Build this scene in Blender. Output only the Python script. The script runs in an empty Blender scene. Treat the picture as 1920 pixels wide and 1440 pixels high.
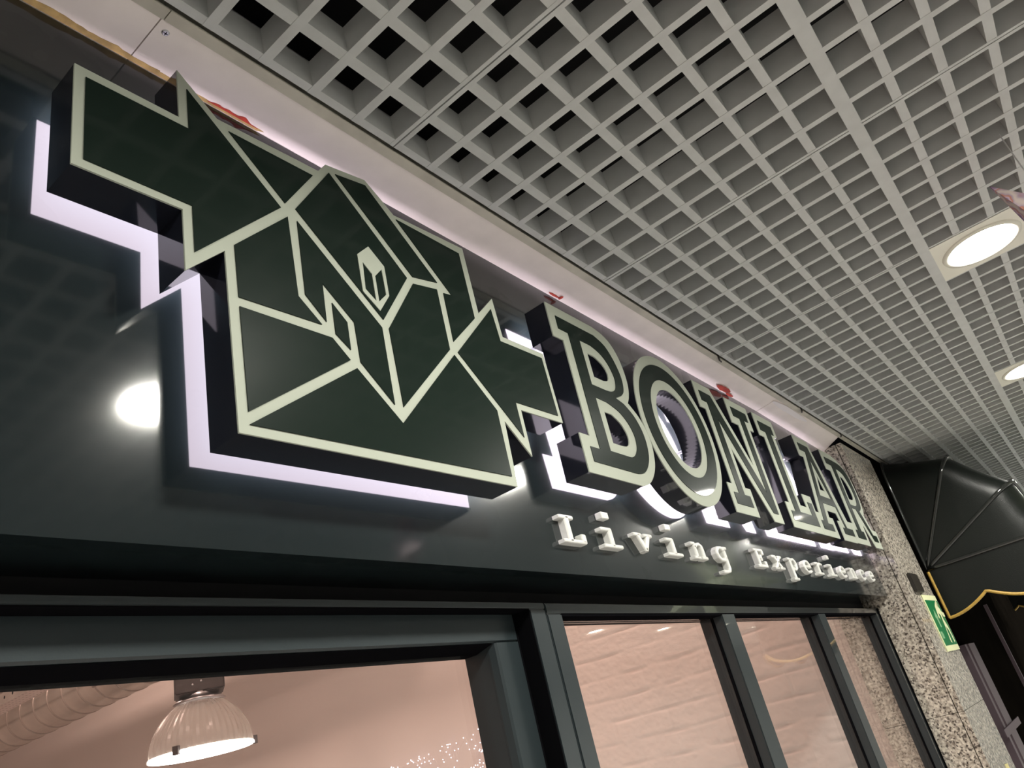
import bpy, bmesh, math, random
from math import pi, sin, cos, radians
from mathutils import Vector, Matrix, noise
from mathutils.geometry import tessellate_polygon

random.seed(7)
S = bpy.context.scene
COL = S.collection

# ------------------------------------------------------------------ camera, world, exposure, big lights
# metres; x runs along the shop front, y into the shop, z up; the phone is held at the origin, 1.62 m above the floor
H = 0.836          # ceiling height above the lens
FLOOR = -1.62
cam = bpy.data.objects.new('camera', bpy.data.cameras.new('camera'))
COL.objects.link(cam)
RX = ((0.6072691, -0.7613300, -0.2271583), (0.2277229, 0.4407114, -0.8682832), (0.7611613, 0.4755524, 0.4410027))
m = Matrix(((RX[0][0], -RX[1][0], -RX[2][0]), (RX[0][1], -RX[1][1], -RX[2][1]), (RX[0][2], -RX[1][2], -RX[2][2])))
cam.matrix_world = m.to_4x4()
cam.data.sensor_fit = 'HORIZONTAL'
cam.data.sensor_width = 36.0
cam.data.lens = 26.87
cam.data.clip_start = 0.01
cam.data.clip_end = 100
S.camera = cam

w = bpy.data.worlds.new('world')
S.world = w
w.use_nodes = True
w.node_tree.nodes['Background'].inputs[0].default_value = (0.8, 0.85, 1.0, 1)
w.node_tree.nodes['Background'].inputs[1].default_value = 0.02

S.view_settings.view_transform = 'Standard'
S.view_settings.look = 'None'
S.view_settings.exposure = 0.15
S.view_settings.gamma = 1.0
S.view_settings.use_curve_mapping = False
S.cycles.use_denoising = True
S.cycles.max_bounces = 10
S.cycles.sample_clamp_indirect = 6.0

LAMP = 350.0       # radiance of the corridor downlights
SHOP = 0.70         # scale of the area lights added inside the shop

def area(name, loc, size, power, color, rot=(0, 0, 0), sy=None):
    l = bpy.data.lights.new(name, 'AREA')
    l.energy = power; l.color = color
    l.shape = 'RECTANGLE' if sy else 'SQUARE'
    l.size = size
    if sy: l.size_y = sy
    o = bpy.data.objects.new(name, l)
    o.location = loc; o.rotation_euler = rot
    COL.objects.link(o)
    return o
# unseen area lights added to give the shop its pink light
PINK = (1.0, 0.70, 0.58)
area('shop_fill', (2.75, 1.5, 1.95), 0.3, 16 * SHOP, PINK)
area('shop_fill', (1.2, 2.2, 1.95), 0.4, 22 * SHOP, PINK)
area('shop_fill', (1.5, 5.0, 1.9), 0.5, 45 * SHOP, PINK)
area('shop_fill', (0.0, 3.0, 1.9), 0.5, 30 * SHOP, PINK)

# ------------------------------------------------------------------ materials
def mat(name, col, rough=0.5, metal=0.0, spec=0.5, emit=None, estr=0.0, noise_amt=0.0, nscale=30.0, bump=0.0, bscale=60.0, coat=0.0, rvar=0.0, crough=0.02):
    m = bpy.data.materials.new(name)
    m.use_nodes = True
    nt = m.node_tree
    b = nt.nodes['Principled BSDF']
    b.inputs['Base Color'].default_value = (*col, 1)
    b.inputs['Roughness'].default_value = rough
    b.inputs['Metallic'].default_value = metal
    b.inputs['Specular IOR Level'].default_value = spec
    b.inputs['Coat Weight'].default_value = coat
    b.inputs['Coat Roughness'].default_value = crough
    b.inputs['Coat IOR'].default_value = 1.55 if coat > 0.9 else 1.5
    if emit:
        b.inputs['Emission Color'].default_value = (*emit, 1)
        b.inputs['Emission Strength'].default_value = estr
    if noise_amt or bump or rvar:
        tc = nt.nodes.new('ShaderNodeTexCoord')
        n = nt.nodes.new('ShaderNodeTexNoise')
        n.inputs['Scale'].default_value = nscale
        n.inputs['Detail'].default_value = 6
        nt.links.new(tc.outputs['Object'], n.inputs['Vector'])
        if noise_amt:
            r = nt.nodes.new('ShaderNodeValToRGB')
            r.color_ramp.elements[0].position = 0.3
            r.color_ramp.elements[1].position = 0.7
            r.color_ramp.elements[0].color = (*[c * (1 - noise_amt) for c in col], 1)
            r.color_ramp.elements[1].color = (*[min(1, c * (1 + noise_amt)) for c in col], 1)
            nt.links.new(n.outputs['Fac'], r.inputs['Fac'])
            nt.links.new(r.outputs['Color'], b.inputs['Base Color'])
        if rvar:
            mr = nt.nodes.new('ShaderNodeMapRange')
            mr.inputs['To Min'].default_value = max(0, rough - rvar)
            mr.inputs['To Max'].default_value = rough + rvar
            nt.links.new(n.outputs['Fac'], mr.inputs['Value'])
            nt.links.new(mr.outputs['Result'], b.inputs['Roughness'])
        if bump:
            n2 = nt.nodes.new('ShaderNodeTexNoise')
            n2.inputs['Scale'].default_value = bscale
            n2.inputs['Detail'].default_value = 8
            nt.links.new(tc.outputs['Object'], n2.inputs['Vector'])
            bp = nt.nodes.new('ShaderNodeBump')
            bp.inputs['Strength'].default_value = bump
            bp.inputs['Distance'].default_value = 0.004
            nt.links.new(n2.outputs['Fac'], bp.inputs['Height'])
            nt.links.new(bp.outputs['Normal'], b.inputs['Normal'])
    return m

def granite():
    m = bpy.data.materials.new('granite')
    m.use_nodes = True
    nt = m.node_tree; b = nt.nodes['Principled BSDF']
    tc = nt.nodes.new('ShaderNodeTexCoord')
    v = nt.nodes.new('ShaderNodeTexVoronoi'); v.inputs['Scale'].default_value = 175
    n = nt.nodes.new('ShaderNodeTexNoise'); n.inputs['Scale'].default_value = 95; n.inputs['Detail'].default_value = 5
    nt.links.new(tc.outputs['Object'], v.inputs['Vector']); nt.links.new(tc.outputs['Object'], n.inputs['Vector'])
    sep = nt.nodes.new('ShaderNodeSeparateColor'); nt.links.new(v.outputs['Color'], sep.inputs['Color'])
    r1 = nt.nodes.new('ShaderNodeValToRGB'); e = r1.color_ramp.elements
    e[0].position = 0.0; e[0].color = (0.14, 0.125, 0.11, 1)
    e[1].position = 1.0; e[1].color = (0.86, 0.80, 0.70, 1)
    x = e.new(0.16); x.color = (0.23, 0.20, 0.17, 1)
    x = e.new(0.24); x.color = (0.58, 0.52, 0.45, 1)
    x = e.new(0.7); x.color = (0.76, 0.70, 0.59, 1)
    nt.links.new(sep.outputs[0], r1.inputs['Fac'])
    r2 = nt.nodes.new('ShaderNodeValToRGB'); e = r2.color_ramp.elements
    e[0].position = 0.36; e[0].color = (0.30, 0.27, 0.25, 1)
    e[1].position = 0.60; e[1].color = (1, 1, 1, 1)
    nt.links.new(n.outputs['Fac'], r2.inputs['Fac'])
    mx = nt.nodes.new('ShaderNodeMix'); mx.data_type = 'RGBA'; mx.blend_type = 'MULTIPLY'; mx.inputs['Factor'].default_value = 0.8
    nt.links.new(r1.outputs['Color'], mx.inputs['A']); nt.links.new(r2.outputs['Color'], mx.inputs['B'])
    nt.links.new(mx.outputs['Result'], b.inputs['Base Color'])
    b.inputs['Roughness'].default_value = 0.25; b.inputs['Coat Weight'].default_value = 0.6; b.inputs['Coat Roughness'].default_value = 0.08
    return m

def glass(name, tint=(1, 1, 1)):
    m = bpy.data.materials.new(name)
    m.use_nodes = True
    nt = m.node_tree
    for n in list(nt.nodes): nt.nodes.remove(n)
    o = nt.nodes.new('ShaderNodeOutputMaterial')
    t = nt.nodes.new('ShaderNodeBsdfTransparent'); t.inputs['Color'].default_value = (*tint, 1)
    g = nt.nodes.new('ShaderNodeBsdfGlossy'); g.inputs['Roughness'].default_value = 0.01
    f = nt.nodes.new('ShaderNodeFresnel'); f.inputs['IOR'].default_value = 1.5
    mx = nt.nodes.new('ShaderNodeMixShader')
    # a thin pane: both of its faces reflect like air to glass
    ge = nt.nodes.new('ShaderNodeNewGeometry'); mr = nt.nodes.new('ShaderNodeMapRange')
    mr.inputs['To Min'].default_value = 1.5; mr.inputs['To Max'].default_value = 1 / 1.5
    nt.links.new(ge.outputs['Backfacing'], mr.inputs['Value']); nt.links.new(mr.outputs['Result'], f.inputs['IOR'])
    nt.links.new(f.outputs[0], mx.inputs[0]); nt.links.new(t.outputs[0], mx.inputs[1]); nt.links.new(g.outputs[0], mx.inputs[2])
    nt.links.new(mx.outputs[0], o.inputs['Surface'])
    return m

def foil(name, stops, scale=14.0):
    m = bpy.data.materials.new(name)
    m.use_nodes = True
    nt = m.node_tree; b = nt.nodes['Principled BSDF']
    tc = nt.nodes.new('ShaderNodeTexCoord')
    n = nt.nodes.new('ShaderNodeTexWave'); n.inputs['Scale'].default_value = scale; n.inputs['Distortion'].default_value = 9
    n.inputs['Detail'].default_value = 3
    nt.links.new(tc.outputs['Object'], n.inputs['Vector'])
    r = nt.nodes.new('ShaderNodeValToRGB'); e = r.color_ramp.elements
    e[0].color = (*stops[0], 1); e[1].color = (*stops[-1], 1)
    for i, s in enumerate(stops[1:-1]):
        x = e.new((i + 1) / (len(stops) - 1)); x.color = (*s, 1)
    nt.links.new(n.outputs['Fac'], r.inputs['Fac'])
    nt.links.new(r.outputs['Color'], b.inputs['Base Color'])
    b.inputs['Metallic'].default_value = 0.35; b.inputs['Roughness'].default_value = 0.35
    return m

M = dict(
    fascia=mat('fascia_lacquer', (0.0095, 0.0150, 0.0165), 0.27, spec=0.02, coat=0.95, crough=0.08, rvar=0.03, nscale=9),
    frame=mat('frame_lacquer', (0.026, 0.035, 0.039), 0.30, spec=0.25, coat=0.8, bump=0.02, bscale=400),
    satin=mat('frame_satin', (0.028, 0.038, 0.042), 0.33, spec=0.4, bump=0.03, bscale=400),
    gasket_shade=mat('black_gasket_shade', (0.005, 0.005, 0.006), 0.7, spec=0.0),  # also stands in for shade under the frame heads
    void=mat('black_void', (0.004, 0.004, 0.005), 0.9),
    box=mat('sign_return', (0.012, 0.013, 0.020), 0.07, spec=0.7),
    line=mat('sign_line', (0.43, 0.46, 0.385), 0.6, spec=0.15),
    panel=mat('sign_panel', (0.010, 0.0175, 0.0135), 0.35, spec=0.03, coat=0.18, crough=0.045, rvar=0.03, nscale=20),
    led=mat('led_back', (0.9, 0.9, 0.9), 0.6, emit=(1.0, 0.86, 1.0), estr=11.0),
    steel=mat('standoff_steel', (0.5, 0.5, 0.52), 0.3, metal=1.0),
    puffy=mat('white_plastic', (0.78, 0.78, 0.74), 0.35, noise_amt=0.04, nscale=120),
    blade=mat('ceiling_blade', (0.56, 0.57, 0.56), 0.55, noise_amt=0.06, nscale=25),
    trim=mat('ceiling_trim', (0.56, 0.53, 0.45), 0.5, noise_amt=0.12, nscale=22),
    board=mat('soffit_paint', (0.95, 0.87, 0.82), 0.5, noise_amt=0.05, nscale=12, bump=0.06, bscale=30),
    raw=mat('raw_edge', (0.45, 0.31, 0.12), 0.8, noise_amt=0.35, nscale=60),
    red=mat('red_paint', (0.42, 0.045, 0.025), 0.5, noise_amt=0.3, nscale=80),
    fresh=mat('fresh_filler', (0.92, 0.87, 0.87), 0.6),
    plate=mat('lamp_plate', (0.80, 0.78, 0.68), 0.4),
    diff=mat('lamp_diffuser', (0.9, 0.9, 0.9), 0.5, emit=(1.0, 0.975, 0.89), estr=LAMP),
    granite=granite(),
    floor=mat('floor_tile', (0.80, 0.80, 0.79), 0.35, noise_amt=0.06, nscale=3),
    wallw=mat('arcade_wall', (0.78, 0.785, 0.77), 0.6, noise_amt=0.04, nscale=2),
    shopwall=mat('painted_brick', (0.86, 0.78, 0.73), 0.75, bump=0.35, bscale=55, noise_amt=0.02, nscale=6),
    plaster=mat('shop_plaster', (0.82, 0.74, 0.70), 0.8, noise_amt=0.03, nscale=1.5),
    duct=mat('galvanised_duct', (0.72, 0.69, 0.64), 0.24, metal=0.9, noise_amt=0.12, nscale=7),
    ductring=mat('duct_seam', (0.32, 0.27, 0.24), 0.45, metal=0.5),
    tray=mat('cable_tray', (0.72, 0.62, 0.58), 0.4, metal=0.4),
    gear=mat('lamp_gear_box', (0.055, 0.045, 0.045), 0.5, noise_amt=0.2, nscale=60),
    glow=mat('lamp_glow', (1, 1, 1), 0.5, emit=(1.0, 0.93, 0.85), estr=6.0),
    spark=mat('painted_glint', (1, 1, 1), 0.5, emit=(0.92, 0.85, 1.0), estr=2.5),  # glow of the imitated tinsel glints
    awn=mat('awning_vinyl', (0.004, 0.0055, 0.0045), 0.36, spec=0.3, bump=0.15, bscale=300),
    awnrib=mat('awning_rib', (0.012, 0.013, 0.012), 0.12, spec=0.8),
    gold=mat('gold_piping', (0.50, 0.31, 0.06), 0.5, noise_amt=0.15, nscale=40),
    mauve=mat('mauve_frame', (0.17, 0.125, 0.145), 0.4),
    dark=mat('dark_shop', (0.006, 0.005, 0.004), 0.7, spec=0.0, noise_amt=0.3, nscale=6),
    green=mat('exit_green', (0.0, 0.16, 0.045), 0.4),
    greenl=mat('exit_pale_green', (0.22, 0.42, 0.22), 0.45),
    cream=mat('exit_cream', (0.80, 0.82, 0.50), 0.45),
    brown=mat('dark_brown_plastic', (0.018, 0.014, 0.010), 0.4),
    paper=mat('yellow_paper', (0.75, 0.66, 0.30), 0.7),
    cord=mat('white_cord', (0.6, 0.6, 0.6), 0.6),
    glass=glass('window_glass'),
    dome=None,
    foil_a=foil('holographic_foil', [(0.22, 0.12, 0.24), (0.55, 0.42, 0.52), (0.48, 0.17, 0.09), (0.40, 0.30, 0.38), (0.62, 0.52, 0.48)]),
    foil_b=foil('green_silver_foil', [(0.25, 0.32, 0.20), (0.62, 0.66, 0.50), (0.35, 0.42, 0.28), (0.75, 0.75, 0.62)], 22.0),
)
dm = mat('prismatic_acrylic', (0.55, 0.51, 0.47), 0.25)
nt = dm.node_tree; b = nt.nodes['Principled BSDF']
wv = nt.nodes.new('ShaderNodeTexNoise'); wv.inputs['Scale'].default_value = 3
b.inputs['Alpha'].default_value = 0.45
M['dome'] = dm

# ------------------------------------------------------------------ helpers
def link(name, me, material=None, parent=None):
    o = bpy.data.objects.new(name, me)
    COL.objects.link(o)
    if material is not None and me is not None and len(me.materials) == 0:
        me.materials.append(material)
    if parent is not None: o.parent = parent
    return o

def obj(name, bm, material, parent=None, smooth=False, normals=True):
    if normals: bmesh.ops.recalc_face_normals(bm, faces=bm.faces)
    me = bpy.data.meshes.new(name)
    bm.to_mesh(me); bm.free()
    if smooth:
        for p in me.polygons: p.use_smooth = True
    return link(name, me, material, parent)

def tag(o, label=None, cat=None, group=None, kind=None):
    if label: o['label'] = label
    if cat: o['category'] = cat
    if group: o['group'] = group
    if kind: o['kind'] = kind
    return o

def empty(name, loc=(0, 0, 0), label=None, cat=None, group=None, kind=None, parent=None):
    o = bpy.data.objects.new(name, None)
    o.empty_display_size = 0.05
    o.location = loc
    COL.objects.link(o)
    if parent is not None: o.parent = parent
    return tag(o, label, cat, group, kind)

def box(bm, x0, x1, y0, y1, z0, z1):
    v = [bm.verts.new(p) for p in ((x0, y0, z0), (x1, y0, z0), (x1, y1, z0), (x0, y1, z0), (x0, y0, z1), (x1, y0, z1), (x1, y1, z1), (x0, y1, z1))]
    for f in ((0, 3, 2, 1), (4, 5, 6, 7), (0, 1, 5, 4), (1, 2, 6, 5), (2, 3, 7, 6), (3, 0, 4, 7)):
        bm.faces.new([v[i] for i in f])
    return v

def bxo(name, b, material, parent=None, bevel=0.0):
    bm = bmesh.new(); box(bm, *b)
    if bevel: bmesh.ops.bevel(bm, geom=bm.edges[:], offset=bevel, segments=2, affect='EDGES')
    return obj(name, bm, material, parent)

def ring_pts(c, r, n, axis='z'):
    out = []
    for i in range(n):
        a = 2 * pi * i / n
        if axis == 'z': out.append((c[0] + r * cos(a), c[1] + r * sin(a), c[2]))
        elif axis == 'y': out.append((c[0] + r * cos(a), c[1], c[2] + r * sin(a)))
        else: out.append((c[0], c[1] + r * cos(a), c[2] + r * sin(a)))
    return out

def lathe(bm, c, prof, n=32, axis='z', close=False):
    """prof: list of (radius, offset along the axis)"""
    rows = []
    for r, h in prof:
        cc = [c[0], c[1], c[2]]
        cc['xyz'.index(axis)] += h
        rows.append([bm.verts.new(p) for p in ring_pts(cc, max(r, 1e-5), n, axis)])
    for a, b_ in zip(rows, rows[1:]):
        for i in range(n):
            bm.faces.new((a[i], a[(i + 1) % n], b_[(i + 1) % n], b_[i]))
    if close:
        bm.faces.new(rows[0]); bm.faces.new(rows[-1])

def tube(bm, pts, r, n=8, cap=True):
    pts = [Vector(p) for p in pts]
    rows = []
    up0 = None
    for i, p in enumerate(pts):
        t = (pts[min(i + 1, len(pts) - 1)] - pts[max(i - 1, 0)]).normalized()
        if up0 is None: up0 = t.orthogonal().normalized()
        u = (up0 - t * up0.dot(t)).normalized(); up0 = u
        v = t.cross(u)
        rows.append([bm.verts.new(p + (u * cos(2 * pi * k / n) + v * sin(2 * pi * k / n)) * r) for k in range(n)])
    for a, b_ in zip(rows, rows[1:]):
        for k in range(n):
            bm.faces.new((a[k], a[(k + 1) % n], b_[(k + 1) % n], b_[k]))
    if cap:
        bm.faces.new(rows[0]); bm.faces.new(rows[-1])

def area2(l):
    return sum(l[i][0] * l[(i + 1) % len(l)][1] - l[(i + 1) % len(l)][0] * l[i][1] for i in range(len(l))) / 2

def smooth_loop(pts):
    """points (x, z) are corners, points (x, z, 1) lie on a curve: Catmull-Rom between neighbouring curve points"""
    out = []
    n = len(pts)
    for i in range(n):
        p0, p1, p2, p3 = (pts[(i + k) % n] for k in (-1, 0, 1, 2))
        out.append((p1[0], p1[1]))
        if len(p1) > 2 and len(p2) > 2:
            if len(p0) < 3: p0 = p1
            if len(p3) < 3: p3 = p2
            for t in (0.25, 0.5, 0.75):
                q = []
                for k in (0, 1):
                    q.append(0.5 * (2 * p1[k] + (p2[k] - p0[k]) * t + (2 * p0[k] - 5 * p1[k] + 4 * p2[k] - p3[k]) * t * t + (3 * p1[k] - p0[k] - 3 * p2[k] + p3[k]) * t ** 3))
                out.append(tuple(q))
    return out

def offset(l, d):
    """mitred offset of a loop to its inside by d (for holes: to the outside of the hole)"""
    if area2(l) < 0: l = l[::-1]
    out = []
    n = len(l)
    for i in range(n):
        a, p, c = Vector(l[i - 1]), Vector(l[i]), Vector(l[(i + 1) % n])
        e1 = (p - a); e2 = (c - p)
        if e1.length < 1e-9 or e2.length < 1e-9:
            out.append(tuple(p)); continue
        e1.normalize(); e2.normalize()
        n1 = Vector((-e1.y, e1.x)); n2 = Vector((-e2.y, e2.x))
        k = 1 + n1.dot(n2)
        mv = (n1 + n2) / max(k, 0.35)
        out.append((p.x + mv.x * d, p.y + mv.y * d))
    return out

def slab(bm, loops, f0, f1):
    """solid between two surfaces; loops are (x, z) polygons, the first the outline, the rest holes; f(x, z) -> 3D point"""
    flat = [[Vector((p[0], p[1], 0)) for p in l] for l in loops]
    idx = [p for l in loops for p in l]
    v0 = [bm.verts.new(f0(*p)) for p in idx]
    v1 = [bm.verts.new(f1(*p)) for p in idx]
    for t in tessellate_polygon(flat):
        if len(set(t)) < 3: continue
        try:
            bm.faces.new([v0[i] for i in t]); bm.faces.new([v1[i] for i in reversed(t)])
        except ValueError: pass
    k = 0
    for l in loops:
        n = len(l)
        for i in range(n):
            a, b_ = k + i, k + (i + 1) % n
            bm.faces.new((v0[a], v0[b_], v1[b_], v1[a]))
        k += n

def plane_y(y): return lambda x, z: (x, y, z)

# ------------------------------------------------------------------ setting: arcade shell
Y_W = 0.607        # face of the fascia
X_C = 3.05         # near side of the granite column
t = bxo('floor', (-3, 14, -3.6, 9.2, FLOOR - 0.05, FLOOR), M['floor']); tag(t, kind='structure')
t = bxo('wall_opposite', (-3, 14, -3.6, -3.5, FLOOR, H + 0.5), M['wallw']); tag(t, kind='structure')
t = bxo('wall_left', (-3.1, -3, -3.6, Y_W, FLOOR, H + 0.5), M['wallw']); tag(t, kind='structure')
t = bxo('wall_far', (14, 14.1, -3.6, 1, FLOOR, H + 0.5), M['wallw']); tag(t, kind='structure')

# fascia of the shop: one glossy panel with a return at its lower edge
bm = bmesh.new()
box(bm, -1.2, X_C - 0.004, Y_W, Y_W + 0.03, 0.2395, H - 0.002)
box(bm, -1.2, X_C - 0.004, Y_W + 0.03, 0.70, 0.2395, 0.26)
t = obj('wall_front', bm, M['fascia']); tag(t, kind='structure')
bxo('backing', (-1.2, X_C - 0.004, 0.70, 0.764, 0.2045, H), M['void'], t)

# painted soffit boards between fascia and ceiling grid
trim1 = empty('trim_1', kind='structure')
def board(x0, x1, zin0, zin1):
    bm = bmesh.new()
    ys = (Y_W + 0.004, 0.5305)
    n = 10
    top = []; bot = []
    for i in range(n + 1):
        x = x0 + (x1 - x0) * i / n
        zi = zin0 + (zin1 - zin0) * i / n
        bot.append([bm.verts.new((x, ys[0], zi)), bm.verts.new((x, ys[1], H))])
        top.append([bm.verts.new((x, ys[0], H + 0.012)), bm.verts.new((x, ys[1], H + 0.012))])
    for a in range(n):
        bm.faces.new((bot[a][0], bot[a][1], bot[a + 1][1], bot[a + 1][0]))
        bm.faces.new((top[a][0], top[a + 1][0], top[a + 1][1], top[a][1]))
        for k in (0, 1):
            bm.faces.new((bot[a][k], bot[a + 1][k], top[a + 1][k], top[a][k]))
    bm.faces.new((bot[0][0], bot[0][1], top[0][1], top[0][0])); bm.faces.new((bot[n][0], bot[n][1], top[n][1], top[n][0]))
    obj('board', bm, M['board'], trim1)
board(-1.2, 0.3245, H, H); board(0.326, 2.36, H, H - 0.010); board(2.3625, X_C, H - 0.010, H - 0.034)
# screw near the joint
bm = bmesh.new(); lathe(bm, (0.338, 0.548, H - 0.0016), [(0.0001, 0), (0.003, 0), (0.0045, 0.0016)], 20)
scr = obj('screw', bm, M['steel'], trim1)
bm = bmesh.new(); box(bm, 0.3355, 0.3405, 0.5475, 0.5485, H - 0.0019, H - 0.001); box(bm, 0.3375, 0.3385, 0.5455, 0.5505, H - 0.0019, H - 0.001)
obj('slot', bm, M['gasket_shade'], scr)
# ragged raw edge and paint smears along the inner edge of the boards
def ragged(name, x0, x1, y_in, wfun, material, n=60, z=H - 0.0008):
    bm = bmesh.new()
    a = []; b_ = []
    for i in range(n + 1):
        x = x0 + (x1 - x0) * i / n
        wd = max(0.0003, wfun(x, i / n))
        a.append((bm.verts.new((x, y_in, z)), bm.verts.new((x, y_in, z + 0.0006))))
        b_.append((bm.verts.new((x, y_in - wd, z)), bm.verts.new((x, y_in - wd, z + 0.0006))))
    for i in range(n):
        bm.faces.new((a[i][0], a[i + 1][0], b_[i + 1][0], b_[i][0]))
        bm.faces.new((b_[i][0], b_[i + 1][0], b_[i + 1][1], b_[i][1]))
        bm.faces.new((a[i][1], b_[i][1], b_[i + 1][1], a[i + 1][1]))
    return obj(name, bm, material, trim1)
def nz(x, s=40): return noise.noise(Vector((x * s, 3.3, 1.7)))
ragged('raw_edge', -1.2, 0.36, Y_W - 0.0005, lambda x, t: 0.0085 + 0.003 * nz(x, 30) + 0.0015 * nz(x, 140), M['raw'], 240)
ragged('raw_edge', 0.36, 0.66, Y_W - 0.0005, lambda x, t: (0.006 * (1 - t) + 0.003 * nz(x, 40)), M['raw'], 90)
ragged('paint_smear', 0.425, 0.50, Y_W - 0.0045, lambda x, t: 0.0075 * sin(pi * t) ** 0.7 * (0.7 + 0.6 * nz(x, 90)), M['red'], 50, z=H - 0.0016)
def blob(name, cx, cy, rx, ry, material, z, seed):
    bm = bmesh.new()
    n = 22
    lo = [(cx + rx * cos(2 * pi * i / n) * (1 + 0.25 * noise.noise(Vector((i * 0.9, seed, 0)))), cy + ry * sin(2 * pi * i / n) * (1 + 0.25 * noise.noise(Vector((i * 0.9, seed, 5))))) for i in range(n)]
    slab(bm, [lo], lambda x, y: (x, y, z), lambda x, y: (x, y, z + 0.0006))
    obj(name, bm, material, trim1)
blob('paint_smear', 2.06, 0.592, 0.045, 0.009, M['red'], H - 0.012, 1.0)
blob('paint_smear', 2.12, 0.600, 0.025, 0.005, M['red'], H - 0.0135, 2.0)
blob('paint_smear', 1.205, 0.600, 0.018, 0.0025, M['red'], H - 0.006, 3.0)
blob('paint_smear', 1.225, 0.597, 0.004, 0.006, M['red'], H - 0.0068, 8.0)
blob('filler_patch', 2.52, 0.545, 0.17, 0.011, M['fresh'], H - 0.0055, 4.0)
# edge angle of the grid ceiling
trim2 = empty('trim_2', kind='structure')
for x0, x1 in ((-1.2, 0.3262), (0.3275, 2.27), (2.2715, 3.9)):
    bm = bmesh.new()
    box(bm, x0, x1, 0.5172, 0.533, H - 0.003, H - 0.0005); box(bm, x0, x1, 0.529, 0.531, H - 0.0005, H + 0.03)
    obj('edge_angle', bm, M['trim'], trim2)
# hanger wires poking out of the gap
for x, L_ in ((1.86, 0.030), (2.55, 0.02), (3.02, 0.016)):
    bm = bmesh.new(); tube(bm, [(x, 0.5155, H + 0.01), (x, 0.5155, H - 0.008), (x + L_ * 0.3, 0.5185, H - 0.010), (x + L_, 0.522, H - 0.007)], 0.0022, 6)
    obj('hanger_wire', bm, M['brown'], trim2)

# ------------------------------------------------------------------ open-cell grid ceiling
ceil = empty('ceiling', kind='structure')
bxo('plenum_slab', (-1.5, 12, -3.5, 0.70, H + 0.40, H + 0.45), M['void'], ceil)
BX, BY, BH = 0.0155, 0.0130, 0.046      # blade widths and height
XS = 0.6687                              # a tile seam
P = 0.075
YR = -0.019                              # the runner by the first row
def blade_mesh(name, sx, sy, dz):
    bm = bmesh.new(); box(bm, -sx / 2, sx / 2, -sy / 2, sy / 2, -dz, BH)
    bmesh.ops.recalc_face_normals(bm, faces=bm.faces)
    me = bpy.data.meshes.new(name); bm.to_mesh(me); bm.free(); me.materials.append(M['blade'])
    return me
rows = {'A': (YR, 0.5135), 'B': (YR - 0.6, YR), 'C': (YR - 1.2, YR - 0.6), 'D': (YR - 1.8, YR - 1.2), 'E': (YR - 2.4, YR - 1.8), 'F': (YR - 3.0, YR - 2.4)}
bx_mesh = blade_mesh('cross_blade', 0.598, BX, 0.0)
by_mesh = {True: blade_mesh('long_blade', BY, 0.5305, 0.0006), False: blade_mesh('long_blade', BY, 0.598, 0.0006)}
ysets = {}
for k, (y0, y1) in rows.items():
    ysets[k] = [y0 + 0.0764 * i for i in range(1, 7)] if k == 'A' else [y0 + P * i for i in range(1, 8)]
def frame_boxes(bm, x0, y0, y1):
    box(bm, x0 + 0.001, x0 + 0.599, y0 + 0.001, y0 + 0.011, H, H + BH)
    box(bm, x0 + 0.001, x0 + 0.599, y1 - 0.013, y1 - 0.001, H, H + BH)
    box(bm, x0 + 0.0006, x0 + 0.0080, y0 + 0.001, y1 - 0.001, H - 0.0006, H + BH)
    box(bm, x0 + 0.5920, x0 + 0.5982, y0 + 0.001, y1 - 0.001, H - 0.0006, H + BH)
n_blades = 0
tile_cache = {}
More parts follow.
